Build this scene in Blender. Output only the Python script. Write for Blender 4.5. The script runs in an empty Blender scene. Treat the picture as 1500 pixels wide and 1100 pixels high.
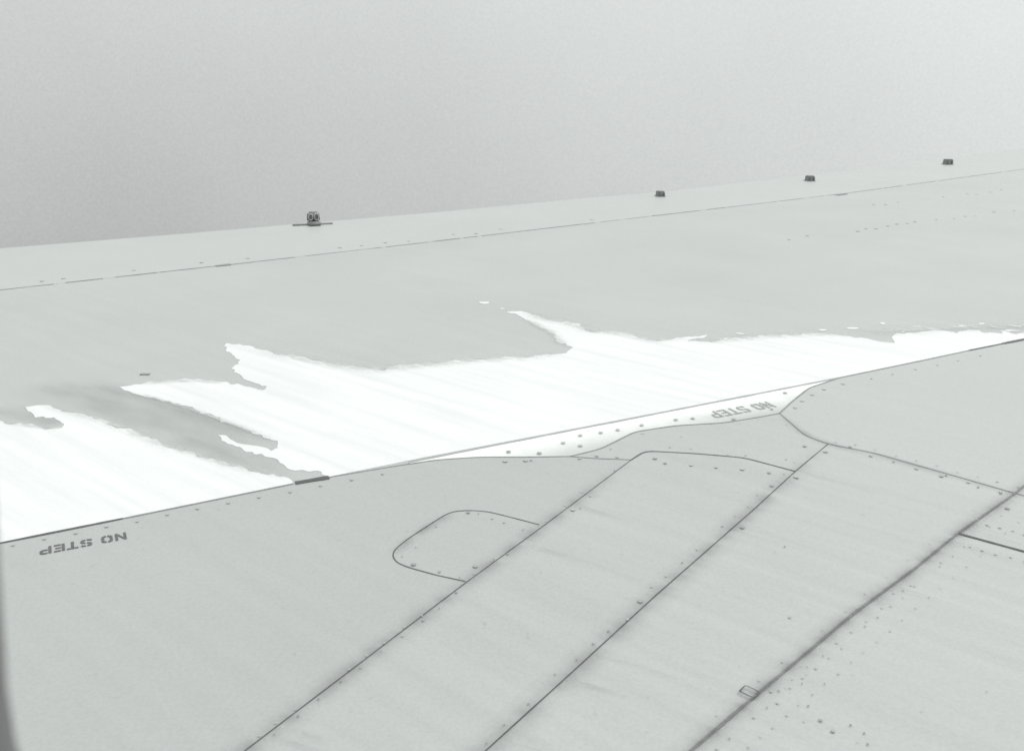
import bpy, bmesh, math, random
from mathutils import Vector, noise, geometry
random.seed(4)
sc=bpy.context.scene
H=1.3; F=1441.0; PITCH=math.radians(18)
CP=Vector((0,0,H))
FW=Vector((0,math.cos(PITCH),-math.sin(PITCH))); UPV=Vector((0,math.sin(PITCH),math.cos(PITCH))); RT=Vector((1,0,0))
def W(u,v,z=0.0):
    """survey of the wing: photo measurement -> metres on the wing skin at height z"""
    d=FW+RT*((u-750)/F)+UPV*((550-v)/F)
    return CP+d*((z-H)/d.z)

# ---------------- materials ----------------
p=W(1165,700); q_=W(1365,756); ang=math.atan2(q_.y-p.y,q_.x-p.x)
def N(nt,t,**k):
    n=nt.nodes.new(t)
    for a,b in k.items(): setattr(n,a,b)
    return n
def math_n(nt,op,a,b=None,c=None,clamp=False):
    n=nt.nodes.new('ShaderNodeMath'); n.operation=op; n.use_clamp=clamp
    for i,x in enumerate((a,b,c)):
        if x is None: continue
        if isinstance(x,(int,float)): n.inputs[i].default_value=x
        else: nt.links.new(x,n.inputs[i])
    return n.outputs[0]
def paint(name,base,rough=0.5,mott=0.05,streak=0.06,grain=0.10,spots=0.0,tint=(0.980,1.0,0.988),attr=None,bump=0.02,alpha=None,spec=0.5):
    m=bpy.data.materials.new(name); m.use_nodes=True; nt=m.node_tree
    b=nt.nodes['Principled BSDF']; tc=N(nt,'ShaderNodeTexCoord')
    def noi(scale,detail=3,rot=0,sc3=(1,1,1)):
        vec=tc.outputs['Object']
        if rot:
            mp=N(nt,'ShaderNodeMapping'); nt.links.new(vec,mp.inputs[0]); mp.inputs['Rotation'].default_value=(0,0,rot)
            mp2=N(nt,'ShaderNodeMapping'); nt.links.new(mp.outputs[0],mp2.inputs[0]); mp2.inputs['Scale'].default_value=sc3; vec=mp2.outputs[0]
        n=N(nt,'ShaderNodeTexNoise'); n.inputs['Scale'].default_value=scale; n.inputs['Detail'].default_value=detail
        nt.links.new(vec,n.inputs['Vector']); return n.outputs['Fac']
    a=noi(1.1,3); s=noi(2.2,4,-ang,(0.5,9,1)); g=noi(120,2)
    v=math_n(nt,'MULTIPLY_ADD',a,2*mott,1-mott)
    v=math_n(nt,'ADD',v,math_n(nt,'MULTIPLY_ADD',s,2*streak,-streak))
    v=math_n(nt,'ADD',v,math_n(nt,'MULTIPLY_ADD',g,2*grain,-grain))
    if spots:
        sp=noi(38,2)
        t=math_n(nt,'SUBTRACT',sp,0.68,clamp=True)
        v=math_n(nt,'SUBTRACT',v,math_n(nt,'MULTIPLY',t,spots*8))
    if attr:
        at=N(nt,'ShaderNodeAttribute'); at.attribute_name='fade'
        f=math_n(nt,'ADD',at.outputs['Fac'],math_n(nt,'MULTIPLY_ADD',noi(9,4),0.5,-0.25),clamp=True)
        basev=math_n(nt,'MULTIPLY_ADD',f,attr-base,base)
        v=math_n(nt,'MULTIPLY',v,basev)
    else: v=math_n(nt,'MULTIPLY',v,base)
    cc=N(nt,'ShaderNodeCombineColor')
    for i in range(3): nt.links.new(math_n(nt,'MULTIPLY',v,tint[i]),cc.inputs[i])
    nt.links.new(cc.outputs[0],b.inputs['Base Color'])
    nt.links.new(math_n(nt,'MULTIPLY_ADD',s,0.2,rough-0.1),b.inputs['Roughness'])
    b.inputs['Specular IOR Level'].default_value=spec
    if bump:
        bp=N(nt,'ShaderNodeBump'); bp.inputs['Strength'].default_value=0.25; bp.inputs['Distance'].default_value=bump*0.1
        nt.links.new(noi(3,2),bp.inputs['Height']); nt.links.new(bp.outputs[0],b.inputs['Normal'])
    if alpha:
        at=N(nt,'ShaderNodeAttribute'); at.attribute_name='fade'
        nn=math_n(nt,'MULTIPLY_ADD',noi(alpha[1],3,-ang,(1,2.5,1)),2.4,-0.5,clamp=True)
        nt.links.new(math_n(nt,'MULTIPLY',math_n(nt,'MULTIPLY',at.outputs['Fac'],nn),alpha[0]),b.inputs['Alpha'])
    return m

M_far=paint('wing_paint_far',0.465,spots=0.2,streak=0.07,mott=.08,grain=.15)
M_slat=paint('slat_paint',0.485,spots=0.15,streak=0.04,grain=.14)
M_near={k:paint('panel_paint_'+k,v,streak=st,spots=0.12) for k,v,st in
   (('left',0.428,.05),('mid',0.445,.09),('upper',0.45,.06),('right',0.455,.11),('upright',0.465,.05),('farright',0.455,.10))}
M_snow=paint('snow',0.76,rough=0.6,streak=0.14,mott=.06,grain=0.06,tint=(0.99,1,1))
M_slush=paint('slush',0.66,rough=0.5,alpha=(0.75,14))
M_wet=paint('wet_film',0.32,rough=0.35,alpha=(0.26,3))
M_strip=paint('frosted_strip',0.86,rough=0.5,attr=0.50)
M_dark=paint('seam_dark',0.10,rough=.7,grain=.3)
M_mid=paint('seam_grey',0.27,rough=.7,grain=.3)
M_light=paint('seam_light',0.385,rough=.7,grain=.2)
M_txt=paint('stencil_black',0.12,rough=.6,grain=.5)
M_txt2=paint('stencil_faded',0.36,rough=.6,grain=.6)
M_riv=paint('rivet_head',0.38,rough=.5)
M_rivf=paint('rivet_faint',0.46,rough=.5)
M_ring=paint('rivet_ring',0.22,rough=.6,grain=.4)
M_ringf=paint('rivet_ring_faint',0.37,rough=.6)
M_softdark=paint('soft_dark',0.16,rough=.8,alpha=(0.26,7))  # translucent dark tone, used for the seam bands and the runoff dirt streaks
M_metal=paint('fitting_metal',0.22,rough=.5,grain=.3)
M_hole=paint('fitting_recess',0.42,rough=.6)
M_frame=paint('window_trim',0.17,rough=.7)

wing=bpy.data.objects.new('aircraft_wing',None); sc.collection.objects.link(wing)
def addobj(name,me,mats,parent=wing,smooth=False):
    o=bpy.data.objects.new(name,me); sc.collection.objects.link(o)
    for m in (mats if isinstance(mats,(list,tuple)) else [mats]): me.materials.append(m)
    if parent: o.parent=parent
    if smooth:
        for f in me.polygons: f.use_smooth=True
    return o
def sheet(name,pts,z,mat,skirt=0.0):
    n=len(pts); v2=[Vector((p[0],p[1])) for p in pts]
    vs,es,fs,_,_,_=geometry.delaunay_2d_cdt(v2,[],[list(range(n))],1,1e-6)
    V=[(v.x,v.y,z) for v in vs]; Fc=[list(f) for f in fs]
    out=[]
    for f in Fc:
        a,b,c=[Vector(V[i]) for i in f[:3]]
        if (b-a).cross(c-a).z<0: f=f[::-1]
        out.append(f)
    if skirt:
        k=len(V)
        for p in pts: V.append((p[0],p[1],z)); V.append((p[0],p[1],z-skirt))
        for i in range(n):
            j=(i+1)%n; out.append([k+2*i,k+2*i+1,k+2*j+1,k+2*j])
    me=bpy.data.meshes.new(name); me.from_pydata(V,[],out); me.update()
    return addobj(name,me,mat)
def rough_outline(px,z,step=0.016,amp=0.014,seed=0,fixed=None):
    w=[W(u,v,z) for u,v in px]; out=[]
    n=len(w)
    for i in range(n):
        a=w[i]; b=w[(i+1)%n]; L=(b-a).length
        straight = fixed and fixed(px[i],px[(i+1)%n])
        k=max(1,min(160,int(L/step)))
        for j in range(k):
            p=a.lerp(b,j/k)
            if not straight and not(j==0 and fixed and fixed(px[i-1],px[i])):
                q=p*9+Vector((seed,seed,0)); r=p*34
                p=p+Vector((noise.noise(q)*.5,noise.noise(q+Vector((7,3,1))),0))*amp*2.0+Vector((noise.noise(r)*.6,noise.noise(r+Vector((5,1,9))),0))*amp*1.9
            out.append(p)
    for _ in range(1):
        s=[]
        for i in range(len(out)):
            a=out[i];b=out[(i+1)%len(out)]
            s+= [a.lerp(b,.25),a.lerp(b,.75)]
        out=s
    return out
def ribbon(name,px,width,mat,z,soft=False,taper=False,world=False,dens=0.02,vary=.25):
    P=[Vector((p[0],p[1],0)) for p in px] if world else [W(u,v,z) for u,v in px]
    if soft: dens=max(dens,.05)
    D=[]
    for a,b in zip(P,P[1:]):
        k=max(1,min(300,int((b-a).length/dens)))
        D+=[a.lerp(b,j/k) for j in range(k)]
    D.append(P[-1])
    for _ in range(2):
        D=[D[0]]+[ (D[i-1]+D[i]*2+D[i+1])/4 for i in range(1,len(D)-1)]+[D[-1]]
    cols=[-1,-.55,-.2,0,.2,.55,1] if soft else [-1,1]
    al=[0,.25,.75,1,.75,.25,0] if soft else [1,1]
    V=[];A=[];Fc=[];c=len(cols)
    for i,p in enumerate(D):
        t=(D[min(i+1,len(D)-1)]-D[max(i-1,0)]); t.z=0; t.normalize(); n=Vector((-t.y,t.x,0))
        s=i/(len(D)-1); e=1.0
        if soft: e=min(1,s*6,(1-s)*6) if not taper else (1-s)*min(1,s*12)
        wv=width/2*(1+ (0 if soft else vary*noise.noise(p*8)+vary*noise.noise(p*40)))
        for cc,aa in zip(cols,al):
            x=p+n*cc*wv; V.append((x.x,x.y,z)); A.append(aa*e)
        if i:
            for j in range(c-1):
                a=(i-1)*c+j; Fc.append((a,a+1,a+1+c,a+c))
    me=bpy.data.meshes.new(name); me.from_pydata(V,[],[f[::-1] for f in Fc]); me.update()
    at=me.attributes.new('fade','FLOAT','POINT')
    for i,a in enumerate(A): at.data[i].value=a
    return addobj(name,me,mat)

# ---------------- wing body ----------------
edge_px=[(0,365),(300,341),(460,327),(640,312),(860,291),(1000,279),(1180,258),(1500,218)]
E=[W(*p) for p in edge_px]
d0=(E[0]-E[2]).normalized(); d1=(E[-1]-E[-3]).normalized()
E=[E[0]+d0*7]+E+[E[-1]+d1*8]
line_px=[(0,425),(335,388),(600,358),(850,329),(1100,300),(1250,282),(1500,248)]
S=[W(*p) for p in line_px]
e0=(S[0]-S[2]).normalized(); e1=(S[-1]-S[-3]).normalized()
S=[S[0]+e0*6.5]+S+[S[-1]+e1*8]
sheet('main_skin',S+[Vector((S[-1].x,S[-1].y-6,0)),Vector((9,.35,0)),Vector((-7,.35,0)),Vector((S[0].x,.35,0))],0,M_far)
V=[];Fc=[];ns=14
prof=[]
for k in range(ns+1):
    a=math.pi*k/ns
    prof.append((0.22*math.sin(a),0.0005-0.16*(1-math.cos(a))))
for i,p in enumerate(E):
    t=(E[min(i+1,len(E)-1)]-E[max(i-1,0)]).normalized(); n=Vector((-t.y,t.x,0))
    for o,z in prof: V.append((p.x+n.x*o,p.y+n.y*o,z))
    V.append((p.x,0.35,-0.6))
    if i:
        c=ns+2
        for j in range(ns+1):
            a=(i-1)*c+j; Fc.append((a,a+c,a+c+1,a+1))
me=bpy.data.meshes.new('nose_skin'); me.from_pydata(V,[],Fc); me.update(); addobj('nose_skin',me,M_slat,smooth=True)
sheet('slat_skin',E+S[::-1],0.0005,M_slat)
for a,b in zip(S,S[1:]):
    L=(b-a).length; t=0
    while t<L:
        l=random.uniform(.12,.6)
        ribbon('slat_seam',[a.lerp(b,t/L),a.lerp(b,min(1,(t+l)/L))],random.uniform(.008,.018),random.choice([M_mid,M_light,M_light]),0.002,world=True,dens=.06,vary=.8)
        t+=l+random.uniform(0,.10)
ribbon('slat_mark',[(316,389.5),(338,387)],0.04,M_mid,0.003)
ribbon('slat_mark',[(1225,286),(1240,284)],0.05,M_mid,0.003)

# ---------------- snow ----------------
ZS=0.0016; SK=0.0015
A1=[(-300,855),(0,795),(430,707.5),(425,701),(330,679),(230,648),(150,615),(110,606),(85,600),(60,594),(32,597),(55,607),(80,612),(95,620),(90,627),(60,627),(30,620),(0,618),(-120,600),(-300,620)]
fx=lambda a,b:(a[1]+0.1973*a[0]>782 and b[1]+0.1973*b[0]>782) 
o1=rough_outline(A1,ZS,fixed=fx)
sheet('snow_patch_lower',o1,ZS,M_snow,SK)
A2=[(482,698),(610,672),(1230,553),(1350,528),(1500,497),(1700,457),(1700,450),(1560,480),(1500,484),(1490,490),(1465,484),(1470,490),(1440,487),(1428,482),(1400,487),(1380,484),(1345,486),(1308,490),(1306,497),(1312,503),(1290,501),(1245,492),(1190,488),(1100,493),(1040,499),(1005,500),(1040,491),(1010,494),(960,499),(948,497),(915,487),(875,486),(858,484),(850,475),(800,468),(765,456),(742,457),(765,465),(790,478),(815,490),(815,500),(838,508),(828,517),(780,523),(740,523),(700,527),(630,533),(575,537),(562,543),(500,535),(440,524),(400,517),(372,508),(330,501),(330,512),(352,528),(340,540),(350,552),(392,567),(387,572),(330,560),(265,556),(200,563),(172,568),(185,573),(230,583),(290,602),(350,624),(404,646),(412,656),(400,662),(345,645),(318,638),(335,649),(370,665),(430,685)]
o2=rough_outline(A2,ZS,seed=3,fixed=fx)
sheet('snow_patch',o2,ZS,M_snow,SK)
def edge_soft(px,wd,z):
    ribbon('slush_edge',px,wd,M_slush,z,soft=True)
edge_soft(A1[3:10],.07,.0021)
edge_soft(A1[14:18],.06,.0021)
ix=A2.index
edge_soft(A2[ix((1245,492)):ix((1005,500))+1],.15,.0022)
edge_soft(A2[ix((1010,494)):ix((765,456))+1],.15,.0023)
edge_soft(A2[ix((765,465)):ix((838,508))+1],.09,.0024)
edge_soft(A2[ix((828,517)):ix((372,508))+1],.15,.0025)
edge_soft(A2[ix((330,560)):ix((200,563))+1],.08,.0026)
edge_soft(A2[ix((185,573)):ix((404,646))+1],.05,.0027)
edge_soft([(1240,488),(1310,484),(1400,479),(1500,477),(1650,455)],.24,.0028)
def blob(u,v,w,h,k):
    pts=[(u+w/2*math.cos(t)*random.uniform(.7,1.1),v+h/2*math.sin(t)*random.uniform(.7,1.1)) for t in [i*math.tau/9 for i in range(9)]]
    sheet('snow_fleck',rough_outline(pts,ZS,amp=.01,seed=k),ZS+.0003+.00005*k,M_snow,SK)
for k,b in enumerate([(709,443,18,5),(735,452,6,2),(1292,474,12,2),(1250,481,22,2.5),(1340,478,16,2),(1410,477,20,3),(1438,474,10,3),(1365,483,14,3),(1480,484,26,4),(1205,484,14,2),(1322,486,10,2),(1085,489,14,2),(1490,478,18,3),(1455,479,12,2)]): blob(*b,k)
for k,(pts,wd) in enumerate([([(40,560),(120,580),(230,625),(340,668),(455,698)],.24),([(90,560),(190,578),(290,610),(400,652)],.14),
    ([(-20,600),(40,606),(92,622)],.12)]):
    ribbon('wet_run',pts,wd*1.7,M_wet,0.0005+.0002*k,soft=True)

# ---------------- frosted strip ----------------
ZP=0.006
B=[(580,682),(640,673),(700,669),(770,669),(835,668),(880,657),(930,632),(990,623),(1060,619),(1110,611),(1142,605),(1160,588),(1185,568),(1230,553)]
def at_x(L,x):
    for a,b in zip(L,L[1:]):
        if a[0]<=x<=b[0]: return a[1]+(b[1]-a[1])*(x-a[0])/(b[0]-a[0])
V=[];A=[];Fc=[];nx=90;ny=8
for i in range(nx+1):
    x=600+(1228-600)*i/nx
    y0=682-0.1+ (553-682)*(x-580)/(650); y1=at_x(B,x)+1.5
    if y1<y0: y1=y0+.2
    for j in range(ny+1):
        t=j/ny; p=W(x,y0+(y1-y0)*t,0.0045); V.append(p[:]); d=(y1-y0)*t
        A.append(min(1,max(0,(d-6)/26))*(0.45+.55*min(1,max(0,(x-640)/300))))
    if i:
        for j in range(ny):
            a=(i-1)*(ny+1)+j; Fc.append((a,a+1,a+ny+2,a+ny+1))
me=bpy.data.meshes.new('frosted_strip'); me.from_pydata(V,[],Fc); me.update()
at=me.attributes.new('fade','FLOAT','POINT')
for i,a in enumerate(A): at.data[i].value=a
addobj('frosted_strip',me,M_strip)
ribbon('strip_edge',[(600,676),(1230,553)],0.012,M_light,0.0056)

# ---------------- near panels ----------------
En=[(925,673),(797,769),(682,853),(357,1100),(-95,1440)]
Fn=[(1213,650),(1165,690),(1105,745),(960,872),(840,982),(710,1100),(335,1440)]
Gn=[(1487,722),(1400,783),(1340,832),(1250,898),(1110,1015),(1010,1100),(630,1440)]
Hn=[(1142,605),(1180,638),(1213,650),(1280,663),(1400,697),(1487,722)]
Dn=[(945,660),(1020,664),(1090,670),(1165,690)]
Bt=[(835,668),(880,657),(930,632),(990,623),(1060,619),(1110,611),(1142,605)]
Br=[(1142,605),(1160,588),(1185,568),(1230,553),(1350,528),(1500,497),(1900,417)]
P={}
P['left']=[(-600,915),(0,795),(430,708),(580,682),(640,673),(700,669),(770,669),(835,668)]+En+[(-600,1440)]
P['mid']=[(925,673)]+Dn+Fn[2:]+En[::-1][:-1]
P['upper']=Bt+[(1180,638),(1213,650),(1165,690),(1090,670),(1020,664),(945,660),(925,673)]
P['right']=Hn[2:]+Gn[1:]+Fn[::-1][:-1]
P['upright']=Br+[(1500,711)]+Hn[::-1][:-1]
P['farright']=[(1500,711),(1900,417),(2500,600),(2500,1440)]+Gn[::-1]
for k,pts in P.items():
    sheet('panel_'+k,[W(u,v,ZP) for u,v in pts],ZP,M_near[k],0.005)
ZL=0.0072
ribbon('seam',[(-600,915),(0,795),(180,759)],0.011,M_dark,ZL)
ribbon('seam',[(180,759),(430,708)],0.008,M_mid,ZL)
ribbon('seam',[(432,707),(482,698.5)],0.024,M_dark,ZL+.001)
ribbon('seam',[(482,698.5),(580,682),(640,673),(700,669),(770,669),(835,668)],0.005,M_mid,ZL)
ribbon('seam',Bt,0.006,M_mid,ZL)
ribbon('seam',Br[:4],0.006,M_mid,ZL)
ribbon('seam',[(1230,553),(1350,528),(1420,513)],0.008,M_mid,ZL)
ribbon('seam',[(1420,513),(1470,503)],0.013,M_dark,ZL)
ribbon('seam',[(1470,503),(1500,497),(1900,417)],0.024,M_dark,ZL)
ribbon('seam',[(835,668),(870,671),(925,673)],0.005,M_mid,ZL)
ribbon('seam',[(925,673)]+Dn,0.0055,M_dark,ZL)
ribbon('seam',En,0.0028,M_dark,ZL)
ribbon('seam',Fn,0.0032,M_dark,ZL)
ribbon('seam',Hn+[(1560,742)],0.005,M_mid,ZL)
ribbon('seam_wide',[(1900,417),(1500,711)]+Gn,0.0065,M_mid,ZL+.001)
ribbon('seam',[(1405,781),(1500,807),(1600,834)],0.009,M_dark,ZL+.001)
ribbon('access_panel_seam',[(790,768),(740,755),(715,749),(690,747),(668,748),(655,752),(640,761),(600,787),(583,800),(576,808),(575,815),(582,824),(600,831),(640,842),(682,851)],0.0034,M_dark,ZL,dens=.01)
ZG=0.0085
ribbon('soft_dark',En,0.10,M_softdark,ZG,soft=True)  # soft darker bands along the panel seams, fading out to both sides
ribbon('soft_dark',Fn,0.11,M_softdark,ZG+.0004,soft=True)
ribbon('soft_dark',[(1560,666),(1500,711)]+Gn,0.09,M_softdark,ZG+.0008,soft=True)
ribbon('soft_dark',Gn,0.03,M_softdark,ZG+.0012,soft=True)
ribbon('soft_dark',Hn,0.06,M_softdark,ZG+.0016,soft=True)
ribbon('soft_dark',[(575,813),(600,787),(640,761),(670,748)],0.06,M_softdark,ZG+.0024,soft=True)
zz=ZG+.0028
for k in range(16):
    L=random.choice([En,Fn,Fn,Gn,Gn])
    i=random.randrange(len(L)-2); t=random.random()
    u=L[i][0]+(L[i+1][0]-L[i][0])*t; v=L[i][1]+(L[i+1][1]-L[i][1])*t
    ln=random.uniform(60,190); 
    ribbon('runoff_streak',[(u,v),(u+ln*.5,v+ln*.14),(u+ln,v+ln*.3)],random.uniform(.012,.035),M_softdark,zz,soft=True,taper=True); zz+=.0001
ribbon('latch_frame',[(1083,1012),(1092,1003),(1113,1013),(1105,1022),(1083,1012)],0.0032,M_dark,0.0125,dens=.004)

# ---------------- rivets ----------------
bm=bmesh.new()
def rivet(u,v,r,kind):
    c=W(u,v,0.0092 if v>600 else 0.0080) if v>500 else W(u,v,.003); n=12
    if kind=='k':
        vs=[bm.verts.new((c.x+r*math.cos(i*math.tau/n),c.y+r*math.sin(i*math.tau/n),c.z)) for i in range(n)]
        f=bm.faces.new(vs); f.material_index=1; return
    ro=r*1.3
    o=[bm.verts.new((c.x+ro*math.cos(i*math.tau/n),c.y+ro*math.sin(i*math.tau/n),c.z-.0001)) for i in range(n)]
    a=[bm.verts.new((c.x+r*math.cos(i*math.tau/n),c.y+r*math.sin(i*math.tau/n),c.z)) for i in range(n)]
    b=[bm.verts.new((c.x+.5*r*math.cos(i*math.tau/n),c.y+.5*r*math.sin(i*math.tau/n),c.z+.0002)) for i in range(n)]
    mi,mr=(0,1) if kind=='d' else (2,3)
    for i in range(n):
        j=(i+1)%n
        f=bm.faces.new((o[i],o[j],a[j],a[i])); f.material_index=mr
        f=bm.faces.new((a[i],a[j],b[j],b[i])); f.material_index=mi
    f=bm.faces.new(b); f.material_index=1 if random.random()<.4 and kind=='d' else mi
big=[(960,671),(975,678),(1012,681),(1050,684),(1088,687),(1127,692),(1165,698),(850,671),(905,669),(875,667),(1180,653),(1130,599),(1208,661),(1245,654),(1275,667),(1343,686),(1380,697),(1418,706),(1465,720),(937,880),(840,746),(697,829),(1130,711),(1220,1070),(1203,1054),(685,750),(605,826),(1087,772),(1475,744)]
for u,v in big: rivet(u+random.uniform(-1,1),v,random.uniform(.0044,.0056) if v<900 else .0034,random.choice('ddf') if v<900 else 'd')
for u,v in [(790,663),(745,661),(825,648),(850,637),(880,633),(905,629),(850,652),(1165,597),(1175,587),(1190,578),(1207,570),(1235,562),(990,614),(940,622),(1015,612),(770,674),(740,675),(1150,575),(1075,613)]: rivet(u,v,0.0064,'f' if random.random()<.75 else 'd')
small=[(900,690),(865,727),(745,812),(722,820),(670,868),(645,888),(618,910),(590,930),(560,952),(530,975),(500,998),(467,1022),(435,1048),(403,1075),
(1165,678),(1148,692),(1110,725),(1096,740),(1075,757),(1058,770),(1020,805),(998,825),(975,842),(955,860),(918,905),(890,922),(868,942),(845,965),(815,988),(775,1030),(740,1060),(712,1088),
(1050,627),(1085,620),(1110,614),(1150,620),(1168,632),(940,634),(895,656),(1000,640),
(610,800),(640,770),(720,757),(645,838),(675,846),(768,775),(590,815),(740,765),(700,750),
(1155,905),(1175,1000),(1150,800),(1130,1010),(1140,1030),(850,745),(1310,870),(1325,865)]
for u,v in small: rivet(u+random.uniform(-2,2),v+random.uniform(-2,2),random.uniform(.0018,.0030),'k' if random.random()<.5 else random.choice('df'))
for u,v in [(1306,676),(1383,696),(1430,713),(1463,722),(1208,662),(1165,700),(775,674)]: rivet(u+3,v,0.0042,'k')
for u,v in [(1184,1033),(1246,1061),(1266,1073),(1271,1089)]: rivet(u,v,0.0026,'k')
def row(a,b,n,r,kind,jit=2,skip=.1):
    for i in range(n):
        if random.random()<skip: continue
        t=i/(n-1); u=a[0]+(b[0]-a[0])*t; v=a[1]+(b[1]-a[1])*t
        rivet(u+random.uniform(-jit,jit),v+random.uniform(-jit,jit),r*random.uniform(.75,1.1),random.choice(kind))
row((1468,755),(1050,1095),24,.0022,'kff',1.5,.2)
row((1492,765),(1095,1095),22,.0020,'ffk',1.5,.25)
row((1378,822),(1140,1010),12,.0022,'kff',1.5)
row((1425,745),(1020,1070),14,.0020,'ff',2,.3)
row((1430,762),(1500,782),5,.0035,'f'); row((1420,800),(1500,822),5,.003,'f')
row((20,797),(560,693),13,.0042,'f',1)
row((1245,560),(1500,508),9,.004,'f',1,.3)
row((1225,645),(1490,712),10,.003,'fk',2)
row((955,653),(1150,672),8,.003,'f',2,.4)
row((880,702),(380,1078),20,.0022,'f',2,.3)
row((1140,352),(1500,306),26,.010,'f',2,.35)
row((1280,300),(1500,275),14,.010,'f',2,.35)
row((60,412),(900,318),26,.010,'f',1.5,.5)
for _ in range(7):
    u=random.uniform(1150,1500); v=random.uniform(880,1100)
    if v>1100-(u-1050)*.8: rivet(u,v,random.uniform(.0012,.0018),random.choice('ff'))
me=bpy.data.meshes.new('rivets'); bm.to_mesh(me); bm.free()
addobj('rivets',me,[M_riv,M_ring,M_rivf,M_ringf])

# ---------------- NO STEP stencils ----------------
def q(x0,y0,x1,y1): return [(x0,y0),(x1,y0),(x1,y1),(x0,y1)]
G={'N':[q(0,0,.17,1),q(.53,0,.7,1),[(.19,.95),(.19,.66),(.51,.05),(.51,.34)]],
'O':[[(.31,0),(.31,.18),(.18,.26),(.18,.74),(.31,.82),(.31,1),(.12,.97),(0,.82),(0,.18),(.12,.03)],[(.39,0),(.58,.03),(.7,.18),(.7,.82),(.58,.97),(.39,1),(.39,.82),(.52,.74),(.52,.26),(.39,.18)]],
'S':[[(0,.05),(.31,0),(.31,.17),(0,.25)],[(.39,0),(.6,.03),(.7,.2),(.7,.42),(.56,.55),(.39,.6),(.39,.42),(.52,.36),(.52,.22),(.39,.17)],[(.31,1),(.1,.97),(0,.82),(0,.6),(.12,.47),(.31,.42),(.31,.6),(.18,.66),(.18,.78),(.31,.83)],[(.39,1),(.39,.83),(.68,.76),(.68,.95)]],
'T':[q(.26,0,.44,.78),q(0,.83,.24,1),q(.26,.83,.44,1),q(.46,.83,.7,1)],
'E':[q(0,0,.18,1),q(.23,0,.65,.17),q(.23,.42,.58,.58),q(.23,.83,.65,1)],
'P':[q(0,0,.18,1),[(.23,1),(.55,1),(.7,.88),(.7,.52),(.55,.4),(.23,.4),(.23,.56),(.48,.56),(.52,.62),(.52,.78),(.48,.84),(.23,.84)]]}
def stencil(a,b,hpx,mat,z):
    a0=W(*a,z);b0=W(*b,z); X=(b0-a0); L=X.length; X.normalize(); Y=Vector((-X.y,X.x,0))
    if Y.y>0: Y=-Y
    h=(W(a[0],a[1]+hpx,z)-a0).length
    word='NO STEP'; adv=[.86,.86,.42,.84,.82,.8,.7]; tot=sum(adv); s=L/tot; x=0; V=[];Fc=[]
    for ch,ad in zip(word,adv):
        for poly in G.get(ch,[]):
            k=len(V)
            for (px,py) in poly: V.append((a0+X*(x+px)*s+Y*py*h)[:])
            idx=geometry.tessellate_polygon([[Vector((px,py,0)) for px,py in poly]])
            for t in idx:
                t=[k+i for i in t]; A_,B_,C_=[Vector(V[i]) for i in t]
                if (B_-A_).cross(C_-A_).z<0: t=t[::-1]
                Fc.append(t)
        x+=ad
    me=bpy.data.meshes.new('no_step_stencil'); me.from_pydata(V,[],Fc); me.update(); addobj('no_step_stencil',me,mat)
stencil((184,779),(58,802),10,M_txt,0.0075)
stencil((1122,588),(1034,604),8,M_txt2,0.0060)

# ---------------- edge fittings ----------------
def box(bm,c,s,bev=0.004,top=1.0):
    r=bmesh.ops.create_cube(bm,size=1)
    for v in r['verts']:
        k=top if v.co.z>0 else 1
        v.co=Vector((v.co.x*s[0]*k,v.co.y*s[1]*k,v.co.z*s[2]))+Vector(c)
    ed=list({e for v in r['verts'] for e in v.link_edges})
    bmesh.ops.bevel(bm,geom=ed,offset=bev,segments=2,affect='EDGES')
def fitting(u,v,w,h):
    bm=bmesh.new()
    box(bm,(0,0,.003),(w*1.05,.10,.006),.001); box(bm,(0,0,h/2),(w,.08,h),.006,top=.93)
    for s in (-1,1): box(bm,(s*w*.3,-.045,h*.45),(w*.16,.02,h*.6),.003)
    me=bpy.data.meshes.new('edge_fitting'); bm.to_mesh(me); bm.free()
    o=addobj('edge_fitting',me,M_metal,None); p=W(u,v,0.001); o.location=p; o.rotation_euler=(0,0,math.atan2(d1.y,d1.x)*.5)
fitting(967,287.5,.066,.050); fitting(1186,265,.080,.055); fitting(1388,241,.100,.064)
bm=bmesh.new()
box(bm,(-.01,0,.004),(.32,.05,.005),.001); box(bm,(0,-.02,.014),(.10,.13,.024),.006)
box(bm,(0,.02,.060),(.108,.035,.082),.014,top=.88)
def torus(bm,c,R,r,sx):
    n=20;m=8;vs=[]
    for i in range(n):
        a=i*math.tau/n; row_=[]
        for j in range(m):
            b=j*math.tau/m; rr=R+r*math.cos(b)
            row_.append(bm.verts.new((c[0]+rr*math.cos(a)*sx,c[1]+r*math.sin(b),c[2]+rr*math.sin(a))))
        vs.append(row_)
    for i in range(n):
        for j in range(m):
            bm.faces.new((vs[i][j],vs[(i+1)%n][j],vs[(i+1)%n][(j+1)%m],vs[i][(j+1)%m])).material_index=1
torus(bm,(-.023,-.002,.060),.025,.006,.66); torus(bm,(.023,-.002,.060),.025,.006,.66)
me=bpy.data.meshes.new('twin_eye_fitting'); bm.to_mesh(me); bm.free()
o=addobj('twin_eye_fitting',me,[M_metal,M_hole],None,True); o.location=W(460,329,.001)
o.rotation_euler=(0,0,math.atan2((E[3]-E[1]).y,(E[3]-E[1]).x)*.6)
ribbon('skid_mark',[(205,548),(212,546),(219,548)],0.020,M_mid,0.0025)

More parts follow.
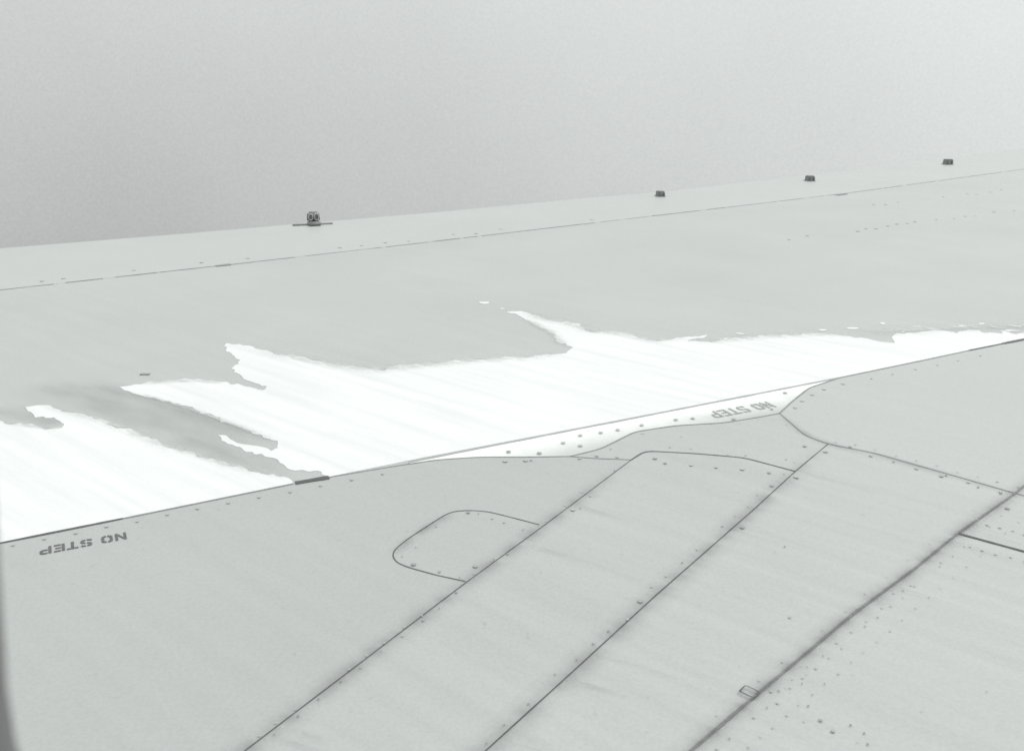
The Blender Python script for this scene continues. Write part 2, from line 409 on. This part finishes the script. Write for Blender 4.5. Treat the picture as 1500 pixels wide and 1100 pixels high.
# ---------------- cabin window trim ----------------
def rr(w,h,r,n=10):
    pts=[]
    for cx,cz,a0 in ((w/2-r,h/2-r,0),(-w/2+r,h/2-r,90),(-w/2+r,-h/2+r,180),(w/2-r,-h/2+r,270)):
        for i in range(n+1):
            a=math.radians(a0+90*i/n); pts.append((cx+r*math.cos(a),cz+r*math.sin(a)))
    return pts
loops=[(.27,.38,.10,0.0),(.274,.384,.102,-.006),(.29,.40,.11,-.012),(.35,.46,.13,-.014),(.35,.46,.13,.012),(.29,.40,.11,.014),(.272,.382,.101,.008)]
V=[];Fc=[]
for w,h,r,y in loops:
    for x,z in rr(w,h,r): V.append((x,y,z))
n=44
for l in range(len(loops)):
    for i in range(n):
        a=l*n+i;b=l*n+(i+1)%n;c=((l+1)%len(loops))*n
        Fc.append((a,b,c+(i+1)%n,c+i))
me=bpy.data.meshes.new('cabin_window_frame'); me.from_pydata(V,[],Fc); me.update()
wf=addobj('cabin_window_frame',me,M_frame,None,True)
lean=math.radians(5.8)
mid=Vector((-.1150,.2,H-.06)); cdir=Vector((math.cos(lean),0,-math.sin(lean)))
wf.location=mid+cdir*.135; wf.rotation_euler=(0,lean,0)

# ---------------- world ----------------
w=bpy.data.worlds.new('World'); sc.world=w; w.use_nodes=True; nt=w.node_tree; nt.nodes.clear()
out=N(nt,'ShaderNodeOutputWorld'); bg=N(nt,'ShaderNodeBackground'); tc=N(nt,'ShaderNodeTexCoord')
sx=N(nt,'ShaderNodeSeparateXYZ'); nt.links.new(tc.outputs['Generated'],sx.inputs[0])
X,Y,Z=sx.outputs
zc=math_n(nt,'MAXIMUM',Z,-0.3)
L=math_n(nt,'MULTIPLY_ADD',zc,0.62,0.615)
L=math_n(nt,'MULTIPLY_ADD',X,0.16,L)
n1=N(nt,'ShaderNodeTexNoise'); n1.inputs['Scale'].default_value=3; n1.inputs['Detail'].default_value=4; nt.links.new(tc.outputs['Generated'],n1.inputs['Vector'])
L=math_n(nt,'ADD',L,math_n(nt,'MULTIPLY_ADD',n1.outputs['Fac'],0.12,-0.06))
n2=N(nt,'ShaderNodeTexNoise'); n2.inputs['Scale'].default_value=420; n2.inputs['Detail'].default_value=1; nt.links.new(tc.outputs['Generated'],n2.inputs['Vector'])
L=math_n(nt,'ADD',L,math_n(nt,'MULTIPLY_ADD',n2.outputs['Fac'],0.09,-0.045))
sky=N(nt,'ShaderNodeTexSky'); sky.sky_type='NISHITA'; sky.sun_disc=False
SE=math.radians(50); SR=math.radians(60)
sky.sun_elevation=SE; sky.sun_rotation=SR
cv=N(nt,'ShaderNodeCombineXYZ'); nt.links.new(X,cv.inputs[0]); nt.links.new(Y,cv.inputs[1]); nt.links.new(math_n(nt,'MULTIPLY_ADD',zc,.6,.4),cv.inputs[2])
nt.links.new(cv.outputs[0],sky.inputs[0])
bw=N(nt,'ShaderNodeRGBToBW'); nt.links.new(sky.outputs[0],bw.inputs[0])
L=math_n(nt,'ADD',L,math_n(nt,'MULTIPLY',bw.outputs[0],0.02))
cc=N(nt,'ShaderNodeCombineColor')
for i,t in enumerate((0.965,1.0,0.988)): nt.links.new(math_n(nt,'MULTIPLY',L,t),cc.inputs[i])
nt.links.new(cc.outputs[0],bg.inputs[0]); bg.inputs[1].default_value=1.0
nt.links.new(bg.outputs[0],out.inputs[0])
sl=bpy.data.lights.new('sun','SUN'); sl.energy=1.0; sl.angle=math.radians(25); sl.color=(1,.98,.95)
so=bpy.data.objects.new('sun',sl); sc.collection.objects.link(so)
sd=Vector((math.sin(SR)*math.cos(SE),math.cos(SR)*math.cos(SE),math.sin(SE)))
so.rotation_euler=sd.to_track_quat('Z','Y').to_euler()

# ---------------- camera ----------------
cam=bpy.data.cameras.new('camera'); co=bpy.data.objects.new('camera',cam); sc.collection.objects.link(co)
co.location=CP; co.rotation_euler=(math.radians(90)-PITCH,0,0)
cam.sensor_width=36; cam.lens=F/1500*36; cam.clip_start=.01; cam.clip_end=500
cam.dof.use_dof=True; cam.dof.focus_distance=3.2; cam.dof.aperture_fstop=9
sc.camera=co
sc.view_settings.view_transform='Standard'; sc.view_settings.look='None'; sc.view_settings.exposure=0
